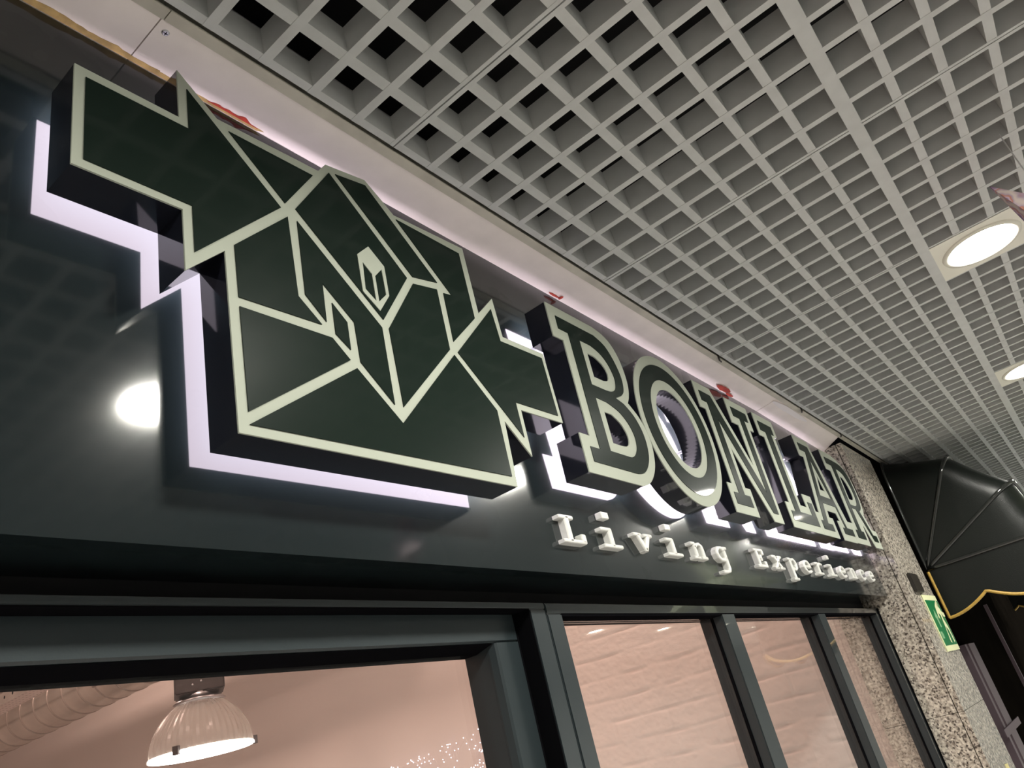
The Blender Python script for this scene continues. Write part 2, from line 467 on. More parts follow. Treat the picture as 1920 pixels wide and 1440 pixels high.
for ri, (rk, (y0, y1)) in enumerate(rows.items()):
    for ti in range(-2, 18):
        x0 = XS + 0.6 * ti
        if x0 > 11: continue
        lamp_tile = ti % 2 == 0 and (rk == 'B' or (rk == 'E' and (ti == -2 or ti >= 8)))
        near = (rk in 'AB' and -1 <= ti <= 4) or (rk == 'C' and 0 <= ti <= 4) or (rk == 'A' and ti == 5) or (rk == 'B' and ti == 5)
        yy0, yy1 = y0, y1
        if near and not lamp_tile:
            bm = bmesh.new(); frame_boxes(bm, x0, y0, y1)
            g = obj('grid_panel', bm, M['blade'], ceil)
            for i in range(1, 8):
                o = link('blade', by_mesh[rk == 'A'], None, g); o.location = (x0 + P * i, (y0 + y1) / 2, H); n_blades += 1
            for y in ysets[rk]:
                o = link('blade', bx_mesh, None, g); o.location = (x0 + 0.3, y, H); n_blades += 1
        elif lamp_tile:
            # three by three cells are taken by the lamp plate
            bm = bmesh.new(); frame_boxes(bm, x0, y0, y1)
            cx, cy = x0 + 3 * P, y1 - 3 * P
            if near:
                g = obj('grid_panel', bm, M['blade'], ceil); bb = None
            for i in range(1, 8):
                ye = cy - 0.001 if i <= 3 else y1 - 0.001
                if i == 3: ye = y1 - 0.001
                if near: bxo('blade', (x0 + P * i - BY / 2, x0 + P * i + BY / 2, y0 + 0.001, ye, H - 0.0006, H + BH), M['blade'], g); n_blades += 1
                else: box(bm, x0 + P * i - BY / 2, x0 + P * i + BY / 2, y0 + 0.001, ye, H - 0.0006, H + BH)
            for y in ysets[rk]:
                xs = cx + 0.001 if y > cy + 0.01 else x0 + 0.001
                if near: bxo('blade', (xs, x0 + 0.599, y - BX / 2, y + BX / 2, H, H + BH), M['blade'], g); n_blades += 1
                else: box(bm, xs, x0 + 0.599, y - BX / 2, y + BX / 2, H, H + BH)
            if not near:
                g = obj('grid_panel', bm, M['blade'], ceil); tag(g, kind='stuff')
        else:
            if rk not in tile_cache:
                bm = bmesh.new(); frame_boxes(bm, 0, y0, y1)
                for i in range(1, 8): box(bm, P * i - BY / 2, P * i + BY / 2, y0 + 0.001, y1 - 0.001, H - 0.0006, H + BH)
                for y in ysets[rk]: box(bm, 0.001, 0.599, y - BX / 2, y + BX / 2, H, H + BH)
                bmesh.ops.recalc_face_normals(bm, faces=bm.faces)
                me = bpy.data.meshes.new('grid_panel'); bm.to_mesh(me); bm.free(); me.materials.append(M['blade'])
                tile_cache[rk] = me
            o = link('grid_panel', tile_cache[rk], None, ceil); o.location = (x0, 0, 0); tag(o, kind='stuff')
for k, (y0, y1) in rows.items():
    bxo('runner', (-0.6, 11, y0 - 0.0115, y0 + 0.0115, H - 0.0022, H + 0.03), M['blade'], ceil)

# recessed downlights on square plates, every second tile
def downlight(i, x, y, label):
    e = empty('downlight', (x, y, H), label, 'downlight', 'recessed ceiling downlights')
    bm = bmesh.new()
    s = 0.1115
    sq = [(-s, -s), (s, -s), (s, s), (-s, s)]
    circ = [(0.088 * cos(2 * pi * k / 48), 0.088 * sin(2 * pi * k / 48)) for k in range(48)]
    slab(bm, [sq, circ], lambda a, b_: (a, b_, -0.0015), lambda a, b_: (a, b_, 0.004))
    obj('plate', bm, M['plate'], e)
    bm = bmesh.new(); lathe(bm, (0, 0, 0), [(0.089, -0.0018), (0.087, -0.0055), (0.078, -0.006), (0.0635, 0.008), (0.0635, 0.022), (0.0865, 0.022), (0.0865, 0.0), (0.089, -0.0018)], 48)
    obj('trim_ring', bm, M['plate'], e, smooth=True)
    bm = bmesh.new(); bm.faces.new([bm.verts.new(p) for p in ring_pts((0, 0, 0.006), 0.0640, 48)][::-1])
    obj('diffuser', bm, M['diff'], e, normals=False)
    bm = bmesh.new(); lathe(bm, (0, 0, 0.023), [(0.09, 0), (0.09, 0.08), (0.001, 0.08)], 24); obj('can', bm, M['steel'], e)
    return e
lab = {0: 'round downlight above the house sign, seen only as glare on the fascia',
       2: 'bright round downlight on a cream plate by the pointed foil star, nearest lamp in view',
       4: 'half-hidden round downlight at the right edge, beyond the nearest lamp'}
for ti in range(-2, 17, 2):
    downlight(ti, XS + 0.6 * ti + 0.1125, YR - 0.1125, lab.get(ti, 'round downlight on a square plate, unseen second row added for corridor light'))
for ti in ([-2] + list(range(8, 17, 2))):  # second row is added out of view to brighten the corridor
    downlight(ti, XS + 0.6 * ti + 0.1125, YR - 1.8 - 0.1125, 'round downlight on a square plate, unseen second row added for corridor light')

# ------------------------------------------------------------------ shop front: door and window
YF_ = 0.66
def frame_bar(name, b, parent, bevel=0.002): return bxo(name, b, M['frame'], parent, bevel)
door = empty('door_1', kind='structure')
frame_bar('head', (-1.2, 0.985, YF_, 0.70, 0.2030, 0.2116), door, 0.001)
frame_bar('jamb', (0.945, 0.9852, YF_, 0.76, FLOOR, 0.2030), door)
bxo('gasket_shade', (-1.2, 0.9448, 0.6605, 0.6995, 0.2020, 0.2032), M['gasket_shade'], door)  # black strip added so the head's underside looks shaded
bxo('gasket_shade', (0.9430, 0.9449, 0.6605, 0.73, FLOOR, 0.2018), M['gasket_shade'], door)
bxo('gasket_shade', (0.937, 0.9455, 0.689, 0.73, FLOOR, 0.2035), M['gasket_shade'], door)
sash = empty('sash', parent=door)
def bevbar(name, x0, x1, prof, parent, material=None, vertical=False):
    """a bar with the given profile [(y, z or x)] swept along x, or along z when vertical"""
    bm = bmesh.new()
    A = [bm.verts.new((x0, y, c)) if not vertical else bm.verts.new((c, y, x0)) for y, c in prof]
    B = [bm.verts.new((x1, y, c)) if not vertical else bm.verts.new((c, y, x1)) for y, c in prof]
    n = len(prof)
    for i in range(n): bm.faces.new((A[i], A[(i + 1) % n], B[(i + 1) % n], B[i]))
    bm.faces.new(A[::-1]); bm.faces.new(B)
    return obj(name, bm, material or M['frame'], parent)
bevbar('top_rail', -1.2, 0.936, [(0.687, 0.2025), (0.687, 0.1660), (0.690, 0.1635), (0.700, 0.1615), (0.745, 0.1615), (0.745, 0.2025)], sash, M['satin'])
bevbar('stile', FLOOR, 0.1630, [(0.687, 0.936), (0.687, 0.8870), (0.690, 0.8840), (0.700, 0.8815), (0.745, 0.8815), (0.745, 0.936)], sash, M['satin'], vertical=True)
bevbar('glazing_bead', -1.2, 0.8815, [(0.6905, 0.1628), (0.722, 0.1555), (0.7455, 0.1555), (0.7455, 0.1614), (0.7, 0.1614)], sash, M['gasket_shade'])  # black bead widened to paint shade under the top rail
bevbar('glazing_bead', FLOOR, 0.160, [(0.703, 0.8814), (0.722, 0.9020 - 0.008), (0.735, 0.894), (0.735, 0.905)], sash, M['gasket_shade'], vertical=True)
bm = bmesh.new(); box(bm, -1.2, 0.905, 0.7225, 0.7285, FLOOR, 0.162); obj('pane', bm, M['glass'], sash)

win = empty('window_1', kind='structure')
frame_bar('head', (0.987, X_C - 0.004, YF_, 0.72, 0.1955, 0.2116), win, 0.0015)
bxo('gasket_shade', (1.0276, 3.0115, 0.6605, 0.70, 0.1915, 0.196), M['gasket_shade'], win)  # added black strip puts shade under the window head
def stile(x0, x1):
    frame_bar('mullion', (x0, x1, YF_, 0.715, FLOOR, 0.1956), win)
stile(0.9872, 1.0275); stile(1.646, 1.716); stile(2.334, 2.401); stile(3.012, X_C - 0.006)
bxo('gasket_shade', (X_C - 0.007, X_C - 0.0005, YF_ - 0.004, 0.70, FLOOR, 0.2116), M['gasket_shade'], win)
bxo('gasket_shade', (0.9853, 0.9871, YF_ + 0.004, 0.70, FLOOR, 0.2116), M['gasket_shade'], win)
for x0, x1 in ((1.0275, 1.646), (1.716, 2.334), (2.401, 3.012)):
    bm = bmesh.new(); box(bm, x0 + 0.0005, x1 - 0.0005, 0.688, 0.694, FLOOR, 0.1914); obj('pane', bm, M['glass'], win)
    for a, b_ in ((x0, x0 + 0.003), (x1 - 0.003, x1)):
        bxo('glazing_seal', (a, b_, 0.682, 0.6879, FLOOR, 0.1914), M['gasket_shade'], win)

# ------------------------------------------------------------------ shop interior
XI = 3.15
def relief(x, y, z):
    """courses of rough painted stone with broken joints"""
    c = 0.088
    row = math.floor(z / c + 0.18 * noise.noise(Vector((y * 2.2, z * 0.6, 9))))
    fz = z / c + 0.18 * noise.noise(Vector((y * 2.2, z * 0.6, 9))) - row
    wl = 0.27
    fy = (y / wl + 0.37 * (row % 3) + 0.3 * noise.noise(Vector((row * 3.1, 1, 1)))) % 1.0
    k = 0.5 + 0.5 * noise.noise(Vector((y * 9, z * 11, 4)))
    j = math.exp(-((min(fz, 1 - fz)) / 0.06) ** 2) * max(0, k * 2.2 - 0.75) + 0.6 * math.exp(-((min(fy, 1 - fy)) / 0.02) ** 2) * max(0, k * 1.6 - 0.7)
    h = 0.0014 * noise.noise(Vector((y * 6, z * 10, row * 1.7))) + 0.0011 * noise.noise(Vector((y * 22, z * 40, 2))) + 0.0009 * noise.noise(Vector((y * 60, z * 90, 2))) - 0.0065 * j
    fade = min(1, max(0, (2.5 - y) / 0.3))
    return (1.8 * h + 0.02) * fade + 0.0012
bm = bmesh.new()
ny, nzv = 300, 260
g = []
for i in range(ny + 1):
    y = 0.762 + (2.6 - 0.762) * i / ny
    r = []
    for j in range(nzv + 1):
        z = -0.75 + 1.6 * j / nzv
        r.append(bm.verts.new((XI - relief(0, y, z), y, z)))
    g.append(r)
for i in range(ny):
    for j in range(nzv):
        bm.faces.new((g[i][j], g[i + 1][j], g[i + 1][j + 1], g[i][j + 1]))
wr = obj('wall_right', bm, M['shopwall'], None, smooth=True); tag(wr, kind='structure')
bxo('plaster_panel', (XI, XI + 0.1, 0.762, 9.2, FLOOR, 2.1), M['plaster'], wr)
t = bxo('wall_back', (-3, XI + 0.1, 9.2, 9.3, FLOOR, 2.1), M['plaster']); tag(t, kind='structure')
t = bxo('ceiling_shop', (-3, XI + 0.1, 0.77, 9.3, 2.1, 2.2), M['plaster']); tag(t, kind='structure')
t = bxo('wall_shop_left', (-3.1, -3.0, 0.77, 9.3, FLOOR, 2.2), M['plaster']); tag(t, kind='structure')
t = bxo('wall_lintel', (-3, XI + 0.1, 0.765, 0.80, 0.24, 2.2), M['plaster']); tag(t, kind='structure')

# spiral duct
e = empty('ventilation_duct', (2.58, 2.75, 1.12), 'galvanised round air duct under the shop ceiling, seen through the door glass', 'duct')
bm = bmesh.new(); lathe(bm, (0, 0, 0), [(0.165, 0), (0.165, 6.2)], 40, 'y'); obj('pipe', bm, M['duct'], e, smooth=True)
rm = None
for k in range(31):
    if rm is None:
        bm = bmesh.new(); lathe(bm, (0, 0, 0), [(0.1651, -0.006), (0.1685, -0.003), (0.1685, 0.003), (0.1651, 0.006)], 40, 'y')
        o = obj('seam', bm, M['ductring'], e); rm = o.data
    else:
        o = link('seam', rm, None, e)
    o.location = (0, 0.1 + 0.195 * k, 0)
# grille on the side of the duct
gr = empty('grille', (-0.150, 1.9, -0.05), parent=e); gr.rotation_euler = (0, radians(25), 0)
bxo('grille_frame', (-0.016, -0.002, -0.30, 0.30, -0.055, 0.055), M['ductring'], gr)
sm = None
for k in range(18):
    if sm is None:
        o = bxo('slat', (-0.022, -0.016, -0.006, 0.006, -0.05, 0.05), M['duct'], gr); sm = o.data
    else: o = link('slat', sm, None, gr)
    o.location = (0, -0.27 + 0.0318 * k, 0)
for k in range(4):
    pass
e = empty('cable_tray', (1.98, 2.6, 0.975), 'perforated metal cable tray hanging left of the duct', 'cable tray')
bm = bmesh.new(); box(bm, -0.055, 0.055, 0, 6.4, -0.002, 0.0); obj('perforated_plate', bm, M['tray'], e)
bm = bmesh.new(); box(bm, -0.0575, -0.055, 0, 6.4, -0.002, 0.06); obj('side_rail', bm, M['duct'], e)
bm = bmesh.new(); box(bm, 0.055, 0.0575, 0, 6.4, -0.002, 0.03); obj('side_rail', bm, M['duct'], e)
bm = bmesh.new()
for k in range(60):
    lathe(bm, (-0.0577, 0.05 + k * 0.1, 0.03), [(0.0001, -0.0004), (0.009, 0)], 8, 'x')
tag(obj('slot_row', bm, M['gasket_shade'], e), kind='stuff')
bm = bmesh.new()
for k in range(150):
    for q in range(4):
        yy = 0.02 + k * 0.042 + (q % 2) * 0.021
        lathe(bm, (-0.042 + q * 0.028, yy, -0.0023), [(0.0001, 0), (0.006, 0.0002)], 6, 'z')
tag(obj('slot_field', bm, M['ductring'], e), kind='stuff')
for yy in (1.55, 4.2):
    bm = bmesh.new(); tube(bm, [(-0.05, yy, 0), (-0.05, yy, 1.12)], 0.006, 6); obj('hanger_rod', bm, M['ductring'], e)

# industrial pendant lamp
lc = Vector((2.115, 3.375, 0.392))
e = empty('pendant_lamp', lc, 'industrial pendant lamp with dark gear box and clear ribbed dome, behind the door glass', 'lamp')
prof = []
for k in range(15):
    a = k / 14
    prof.append((0.215 * (1 - 0.60 * a ** 2.3) if a < 1 else 0.08, 0.0 + 0.215 * a))
bm = bmesh.new()
nseg = 96
rws = []
for r, h in prof:
    rws.append([bm.verts.new(((r + (0.0025 if i % 2 else -0.0015)) * cos(2 * pi * i / nseg), (r + (0.0025 if i % 2 else -0.0015)) * sin(2 * pi * i / nseg), h)) for i in range(nseg)])
for a, b_ in zip(rws, rws[1:]):
    for i in range(nseg): bm.faces.new((a[i], a[(i + 1) % nseg], b_[(i + 1) % nseg], b_[i]))
obj('dome', bm, M['dome'], e)
bm = bmesh.new(); lathe(bm, (0, 0, 0), [(0.216, 0.004), (0.221, 0.0), (0.221, -0.008), (0.214, -0.010), (0.212, 0.0), (0.216, 0.004)], 64); obj('rim', bm, M['glow'], e, smooth=True)
bm = bmesh.new(); lathe(bm, (0, 0, -0.006), [(0.0001, -0.012), (0.12, -0.008), (0.213, 0)], 48); obj('lens', bm, M['glow'], e, smooth=True)
bm = bmesh.new(); lathe(bm, (0, 0, 0.006), [(0.0001, 0.0), (0.205, 0.0), (0.205, 0.002), (0.0001, 0.002)], 40); obj('glow_stop', bm, M['duct'], e)  # added disc keeps the lens glow out of the dome
bm = bmesh.new(); lathe(bm, (0, 0, 0.215), [(0.10, -0.012), (0.112, -0.004), (0.10, 0.006), (0.085, 0.012), (0.085, 0.03)], 40); obj('collar', bm, M['steel'], e, smooth=True)
gb = bxo('gear_box', (-0.105, 0.105, -0.09, 0.09, 0.240, 0.42), M['gear'], e, 0.006); gb.rotation_euler = (0, 0, radians(-30))
for a in (0.25, 0.55): 
    bm = bmesh.new(); lathe(bm, (-0.06 + a * 0.12, -0.0905, 0.265 + 0.035 * a), [(0.0001, -0.003), (0.004, -0.002), (0.005, 0.0)], 10, 'y'); obj('screw', bm, M['steel'], gb)
bm = bmesh.new(); lathe(bm, (0, 0, 0.42), [(0.02, 0), (0.02, 0.03), (0.006, 0.04), (0.006, 1.66)], 12); obj('suspension', bm, M['gear'], e)
bm = bmesh.new(); tube(bm, [(0.105 * cos(-0.52) + 0.0, 0.105 * sin(-0.52), 0.38), (0.15, -0.075, 0.375), (0.165, -0.08, 0.40), (0.15, -0.08, 0.44), (0.05, -0.03, 0.52), (0.0, 0.0, 0.6)], 0.004, 6); obj('cable', bm, M['gear'], e)
for a in (-0.5, 1.6, 3.7):
    bm = bmesh.new(); box(bm, 0.214, 0.235, -0.012, 0.012, -0.012, 0.022); o = obj('clip', bm, M['gear'], e); o.rotation_euler = (0, 0, a)

# glowing dots on the far wall imitate tinsel reflected in the door glass
e = empty('tinsel_glints', (3.12, 0, 0), 'cluster of tiny glowing dots imitating tinsel glints reflected in the door glass', 'lights')
FL = [(2.648, 0.12), (2.594, 0.21), (2.604, 0.18), (2.62, 0.139), (2.609, 0.197), (2.67, 0.075), (2.64, 0.22), (2.64, 0.121), (2.628, 0.141), (2.648, 0.069), (2.667, 0.087), (2.7, 0.069), (2.633, 0.189), (2.627, 0.147), (2.644, 0.16), (2.659, 0.126), (2.686, 0.067), (2.671, 0.053), (2.656, 0.055), (2.639, 0.125), (2.636, 0.123), (2.637, 0.219), (2.728, 0.064), (3.222, 0.157), (2.991, 0.175), (3.08, 0.14), (2.678, 0.202), (2.849, 0.192), (2.789, 0.16), (2.712, 0.062), (2.945, 0.102), (3.06, 0.177), (2.858, 0.193), (3.143, 0.161), (2.855, 0.18), (3.255, 0.16), (3.069, 0.128), (2.677, 0.152), (2.964, 0.146), (2.846, 0.131), (2.901, 0.133), (2.655, 0.131), (2.988, 0.132), (3.114, 0.165), (2.633, 0.127), (2.893, 0.192), (2.996, 0.144), (3.27, 0.164), (2.837, 0.191), (2.852, 0.146), (2.815, 0.158), (2.81, 0.11), (3.268, 0.166), (2.836, 0.086), (3.106, 0.158), (2.871, 0.162), (3.026, 0.164), (3.027, 0.145), (3.071, 0.16), (2.743, 0.201), (2.898, 0.121), (3.062, 0.169), (2.73, 0.173), (3.15, 0.16), (2.795, 0.188), (3.055, 0.163), (2.719, 0.144), (2.694, 0.183), (3.05, 0.143), (2.687, 0.141), (3.121, 0.172), (2.91, 0.175)]
bm = bmesh.new()
for y, z in FL:
    bmesh.ops.create_icosphere(bm, subdivisions=1, radius=0.0030, matrix=Matrix.Translation((0.0, y, z)))
tag(obj('glint_dots', bm, M['spark'], e), kind='stuff')
FS = sorted(FL)
bm = bmesh.new(); tube(bm, [(0.012, y, z) for y, z in FS], 0.0008, 4); obj('glint_thread', bm, M['plaster'], e)  # thread added to join the painted glints

# ------------------------------------------------------------------ granite column
colm = empty('wall_column', kind='structure')
ZS = (FLOOR, -0.162, 0.814)
XCE = 3.50
for z0, z1 in zip(ZS, ZS[1:]):
    bxo('granite_slab', (X_C, XCE, 0.535, 0.5545, z0, z1 - 0.0012), M['granite'], colm, 0.0008)
    bxo('granite_slab', (X_C, X_C + 0.02, 0.5572, 0.80, z0, z1 - 0.0012), M['granite'], colm, 0.0008)
bxo('core', (X_C + 0.02, XCE - 0.002, 0.5555, 0.80, FLOOR, H - 0.007), M['dark'], colm)
bm = bmesh.new(); box(bm, X_C - 0.0015, XCE, 0.5338, 0.637, 0.814, H + 0.004); obj('seal', bm, M['gasket_shade'], colm)

# ------------------------------------------------------------------ the lit signs
K = 0.001034        # traced outline units to metres
def q(l): return [(p[0] * K, p[1] * K) for p in l]
OUT = q([(229,674),(334,675),(334,747),(380,704),(521,710),(535,729),(604,742),(629,722),(650,704),(797,713),(797,593),(843,637),(845,568),(951,570),(951,446),(843,444),(841,371),(795,416),(788,319),(377,315),(377,518),(333,475),(333,549),(229,547)])
CELLS = [q(l) for l in (
 [(239,662),(344,664),(344,724),(454,614),(343,500),(343,558),(239,557)],
 [(393,693),(510,695),(461,624)],
 [(538,716),(650,596),(590,509),(475,623)],
 [(549,720),(602,731),(713,614),(662,603)],
 [(652,697),(783,697),(783,579),(720,519),(722,600),(740,603)],
 [(660,591),(709,601),(708,503),(597,391),(597,499)],
 [(475,605),(585,496),(583,391),(540,435),(540,488),(500,527),(498,474),(473,501)],
 [(510,504),(529,484),(528,447),(509,462)],
 [(388,530),(462,605),(463,495),(491,468),(388,465)],
 [(388,454),(503,455),(525,433),(388,338)],
 [(388,325),(533,425),(591,369),(715,497),(782,429),(779,332)],
 [(724,504),(831,613),(835,557),(941,559),(941,456),(833,454),(832,398)])]
HEX = q([(585,618),(608,596),(607,550),(586,520),(562,540),(563,596)])
HEXC = [q(l) for l in ([(570,587),(583,574),(582,533),(567,545)], [(588,573),(602,589),(602,550),(587,534)])]

def sign(e, outer, holes, darks, extra, tilt, inset=0.003):
    """outer + holes: outline of box and face; darks: lists of loops of the dark panels on the face"""
    s = (lambda z: 1 - 0.0532 * (z - 0.548)) if tilt else (lambda z: 1.0)
    yf = 0.5408
    def at(dy): return lambda x, z: (x, yf * s(z) + dy, z)
    loops = [outer] + holes
    bm = bmesh.new(); slab(bm, loops, at(0.0022), at(0.0464)); obj('return_box', bm, M['box'], e)
    bm = bmesh.new(); slab(bm, loops, at(0.0), at(0.0021)); obj('face', bm, M['line'], e)
    for l in darks:
        bm = bmesh.new(); slab(bm, l, at(-0.0012), at(-0.0001)); pn = obj('dark_panel', bm, M['panel'], e)
    for l, cells in extra:
        bm = bmesh.new(); slab(bm, [l] + cells, at(-0.0022), at(-0.0013)); obj('pale_inlay', bm, M['line'], e)
    ins = [offset(outer, inset)] + [offset(h, -0.003) for h in holes]
    bm = bmesh.new(); slab(bm, ins, at(0.0466), at(0.0469)); obj('led_plate', bm, M['led'], e)
    return at
def standoffs(e, pts, at):
    for x, z in pts:
        x, z = x * 1000 * K, z * 1000 * K
        y0 = at(0.047)(x, z)[1]
        bm = bmesh.new(); lathe(bm, (x, y0, z), [(0.004, 0), (0.004, Y_W - y0)], 10, 'y', True); obj('standoff', bm, M['steel'], e)

e = empty('house_sign', (0, 0, 0), 'large black folded-house logo sign outlined in pale lines, glowing white behind', 'sign')
at = sign(e, OUT, [], [[c] for c in CELLS], [(HEX, HEXC)], False, 0.003)
standoffs(e, [(0.28, 0.61), (0.45, 0.60), (0.60, 0.62), (0.72, 0.55), (0.48, 0.40), (0.70, 0.40), (0.89, 0.50)], at)

def cl(l): return [(p[0] * K, p[1] * K) + tuple(p[2:]) for p in l]
def S1(l): return smooth_loop(cl(l))
def ell(cx, cz, rx, rz, n=64): return [((cx + rx * cos(2 * pi * i / n)) * K, (cz + rz * sin(2 * pi * i / n)) * K) for i in range(n)]
def c1(*pts): return [(a, b_, 1) for a, b_ in pts]
LET = {}
LET['b'] = dict(
 out=S1([(999,688)] + c1((1150,688),(1184,682),(1209,669),(1226,646),(1233,620),(1234,594),(1229,572),(1219,553)) + [(1209,541)] + c1((1212,540),(1238,519),(1254,493),(1258,464),(1249,432),(1235,410),(1216,392),(1197,381),(1172,374)) + [(998,374),(998,441),(1029,441),(1029,620),(999,620)]),
 holes=[S1([(1104,617)] + c1((1128,616),(1149,607),(1160,594),(1159,581),(1152,573),(1136,569)) + [(1104,569)]),
        S1([(1105,501)] + c1((1130,501),(1153,490),(1166,475),(1169,462),(1163,450),(1151,444),(1131,442)) + [(1105,442)])],
 core=[S1([(1021,667)] + c1((1146,667),(1178,656),(1197,635),(1209,608),(1211,585),(1203,563),(1188,551)) + [(1163,541)] + c1((1188,535),(1214,518),(1230,495),(1235,468),(1228,438),(1212,416),(1191,401),(1166,395)) + [(1021,395),(1021,421),(1051,421),(1051,641),(1021,641)]),
       S1([(1086,638)] + c1((1122,638),(1151,630),(1171,614),(1182,590),(1179,572),(1170,559),(1152,551),(1132,549)) + [(1086,549)]),
       S1([(1086,524)] + c1((1122,523),(1159,513),(1183,495),(1194,473),(1191,451),(1178,434),(1160,425),(1142,424)) + [(1086,424)])],
 so=[(1.06, .655), (1.06, .40), (1.20, .46)])
LET['o'] = dict(out=ell(1420, 531.5, 170, 166), holes=[ell(1420, 533, 88.5, 87)],
 core=[ell(1418, 531.5, 150.5, 144), ell(1420, 533.5, 110, 108)], so=[(1.29, .53), (1.55, .53)])
LET['n'] = dict(
 out=S1([(1588,691),(1686,691),(1813,513),(1813,622),(1772,622),(1772,691),(1919,691),(1919,623),(1891,623),(1891,372),(1824,372),(1695,540),(1695,440),(1726,440),(1726,372),(1589,372),(1589,440),(1618,440),(1618,623),(1588,623)]), holes=[],
 core=[S1([(1610,670),(1674,670),(1837,444),(1837,644),(1797,644),(1797,670),(1898,670),(1898,645),(1869,645),(1869,394),(1834,394),(1673,609),(1673,420),(1706,420),(1706,393),(1610,393),(1610,420),(1640,420),(1640,644),(1610,644)])],
 so=[(1.655, .65), (1.655, .40), (1.855, .65), (1.855, .42)])
LET['l'] = dict(
 out=S1([(1962,692),(2113,692),(2113,643),(2091,643),(2091,443),(2143,443),(2143,482),(2218.5,482),(2218.5,372),(1964,372),(1964,440),(1997,440),(1997,625),(1962,625)]), holes=[],
 core=[S1([(1984,671),(2088,671),(2088,645),(2064,645),(2064,421),(2165,421),(2165,460),(2203,460),(2203,392),(1987,392),(1987,418),(2021,418),(2021,643),(1984,643)])],
 so=[(2.04, .65), (2.04, .40), (2.18, .40)])
LET['a'] = dict(
 out=S1([(2288,689),(2425,689),(2541,440),(2568,440),(2568,372),(2423,372),(2423,432),(2450,432),(2440,456),(2349,456),(2342,434),(2376,434),(2376,372),(2219.5,372),(2219.5,439),(2249,439),(2326,622),(2288,622)]),
 holes=[S1([(2391,577),(2366,523),(2413,523)])],
 core=[S1([(2312,668),(2408,668),(2503,415),(2565,415),(2565,393),(2455,393),(2455,413),(2483,413),(2462,478),(2331,478),(2301,412),(2346,412),(2346,391),(2241,391),(2241,417),(2266,417),(2363,644),(2312,644)]),
       S1([(2384,624),(2334,501),(2447,501)])],
 so=[(2.36, .65), (2.29, .40), (2.52, .40)])
LET['r'] = dict(
 out=S1([(2554,688)] + c1((2680,688),(2751,676),(2813,646),(2845,606),(2851,562),(2846,524),(2832,500)) + [(2812,488),(2846,438),(2902,437),(2902,374),(2802,374),(2744,446),(2736,440),(2736,374),(2569,374),(2569,440),(2602,440),(2602,620),(2554,620)]),
 holes=[S1([(2698,615)] + c1((2729,612),(2755,592),(2767,562),(2760,542),(2738,533)) + [(2698,533)])],
 core=[S1([(2580,666)] + c1((2678,666),(2756,662),(2806,641),(2829,600),(2831,556),(2819,520),(2792,503)) + [(2771,498),(2829,418),(2876,418),(2876,396),(2818,396),(2728,500),(2678,500),(2678,420),(2708,420),(2708,393),(2608,393),(2608,420),(2636,420),(2636,643),(2580,643)]),
       S1([(2678,637)] + c1((2708,637),(2752,627),(2783,596),(2794,562),(2784,532),(2764,518),(2736,512)) + [(2678,512)])],
 so=[(2.65, .65), (2.65, .40), (2.85, .40)])
txt = {'b': 'black slab-serif capital B with pale outline, first big letter right of the house sign',
       'o': 'black round capital O with pale double outline, between the B and the N',
       'n': 'black slab-serif capital N with pale outline, between the O and the L',
       'l': 'black slab-serif capital L with pale outline, between the N and the A',
       'a': 'black slab-serif capital A with pale outline and pointed hole, between L and R',
       'r': 'black slab-serif capital R with pale outline, last big letter beside the granite column'}
for k, d in LET.items():
    e = empty('sign_letter', (0, 0, 0), txt[k], 'sign letter', 'big lit letters of the shop name')
    at = sign(e, d['out'], d['holes'], [d['core']], [], True)
    standoffs(e, d['so'], at)

# small puffy wording under the big letters
ST = {
 'L': [[(4,43),(20,43)],[(12,43),(12,4)],[(4,4),(32,4)],[(32,4),(32,15)]],
 'i': [[(6,33),(18,33)],[(18,33),(18,4)],[(5,4),(32,4)]],
 'v': [[(3,33),(13,33)],[(23,33),(34,33)],[(8,33),(18,5)],[(29,33),(18,5)]],
 'n': [[(3,33),(9,33)],[(9,33),(9,4)],[(9,25),(14,31),(21,33),(26,29),(27,22),(27,4)],[(4,4),(14,4)],[(22,4),(32,4)]],
 'g': [[(26,27),(19,33),(11,32),(6,26),(5,19),(7,11),(12,6),(19,6),(26,12)],[(26,33),(26,-12),(23,-18),(17,-20),(8,-20)],[(26,33),(32,33)]],
 'E': [[(4,43),(30,43)],[(30,43),(30,34)],[(10,43),(10,4)],[(10,24),(20,24)],[(20,29),(20,19)],[(4,4),(31,4)],[(31,4),(31,14)]],
 'x': [[(3,33),(12,33)],[(24,33),(33,33)],[(3,4),(12,4)],[(24,4),(34,4)],[(8,33),(29,4)],[(28,33),(7,4)]],
 'p': [[(3,33),(9,33)],[(9,33),(9,-20)],[(3,-20),(18,-20)],[(9,26),(15,32),(22,33),(28,28),(30,20),(28,11),(22,6),(15,6),(9,12)]],
 'e': [[(6,19),(30,19),(29,27),(24,33),(17,34),(10,31),(6,25),(5,18),(7,10),(13,4),(20,3),(30,7)]],
 'r': [[(3,33),(11,33)],[(11,33),(11,4)],[(4,4),(24,4)],[(11,23),(16,30),(22,33),(30,31)]],
 'c': [[(29,32),(29,24)],[(29,27),(24,32),(17,34),(10,31),(6,25),(5,18),(7,10),(13,4),(20,3),(30,8)]],
}
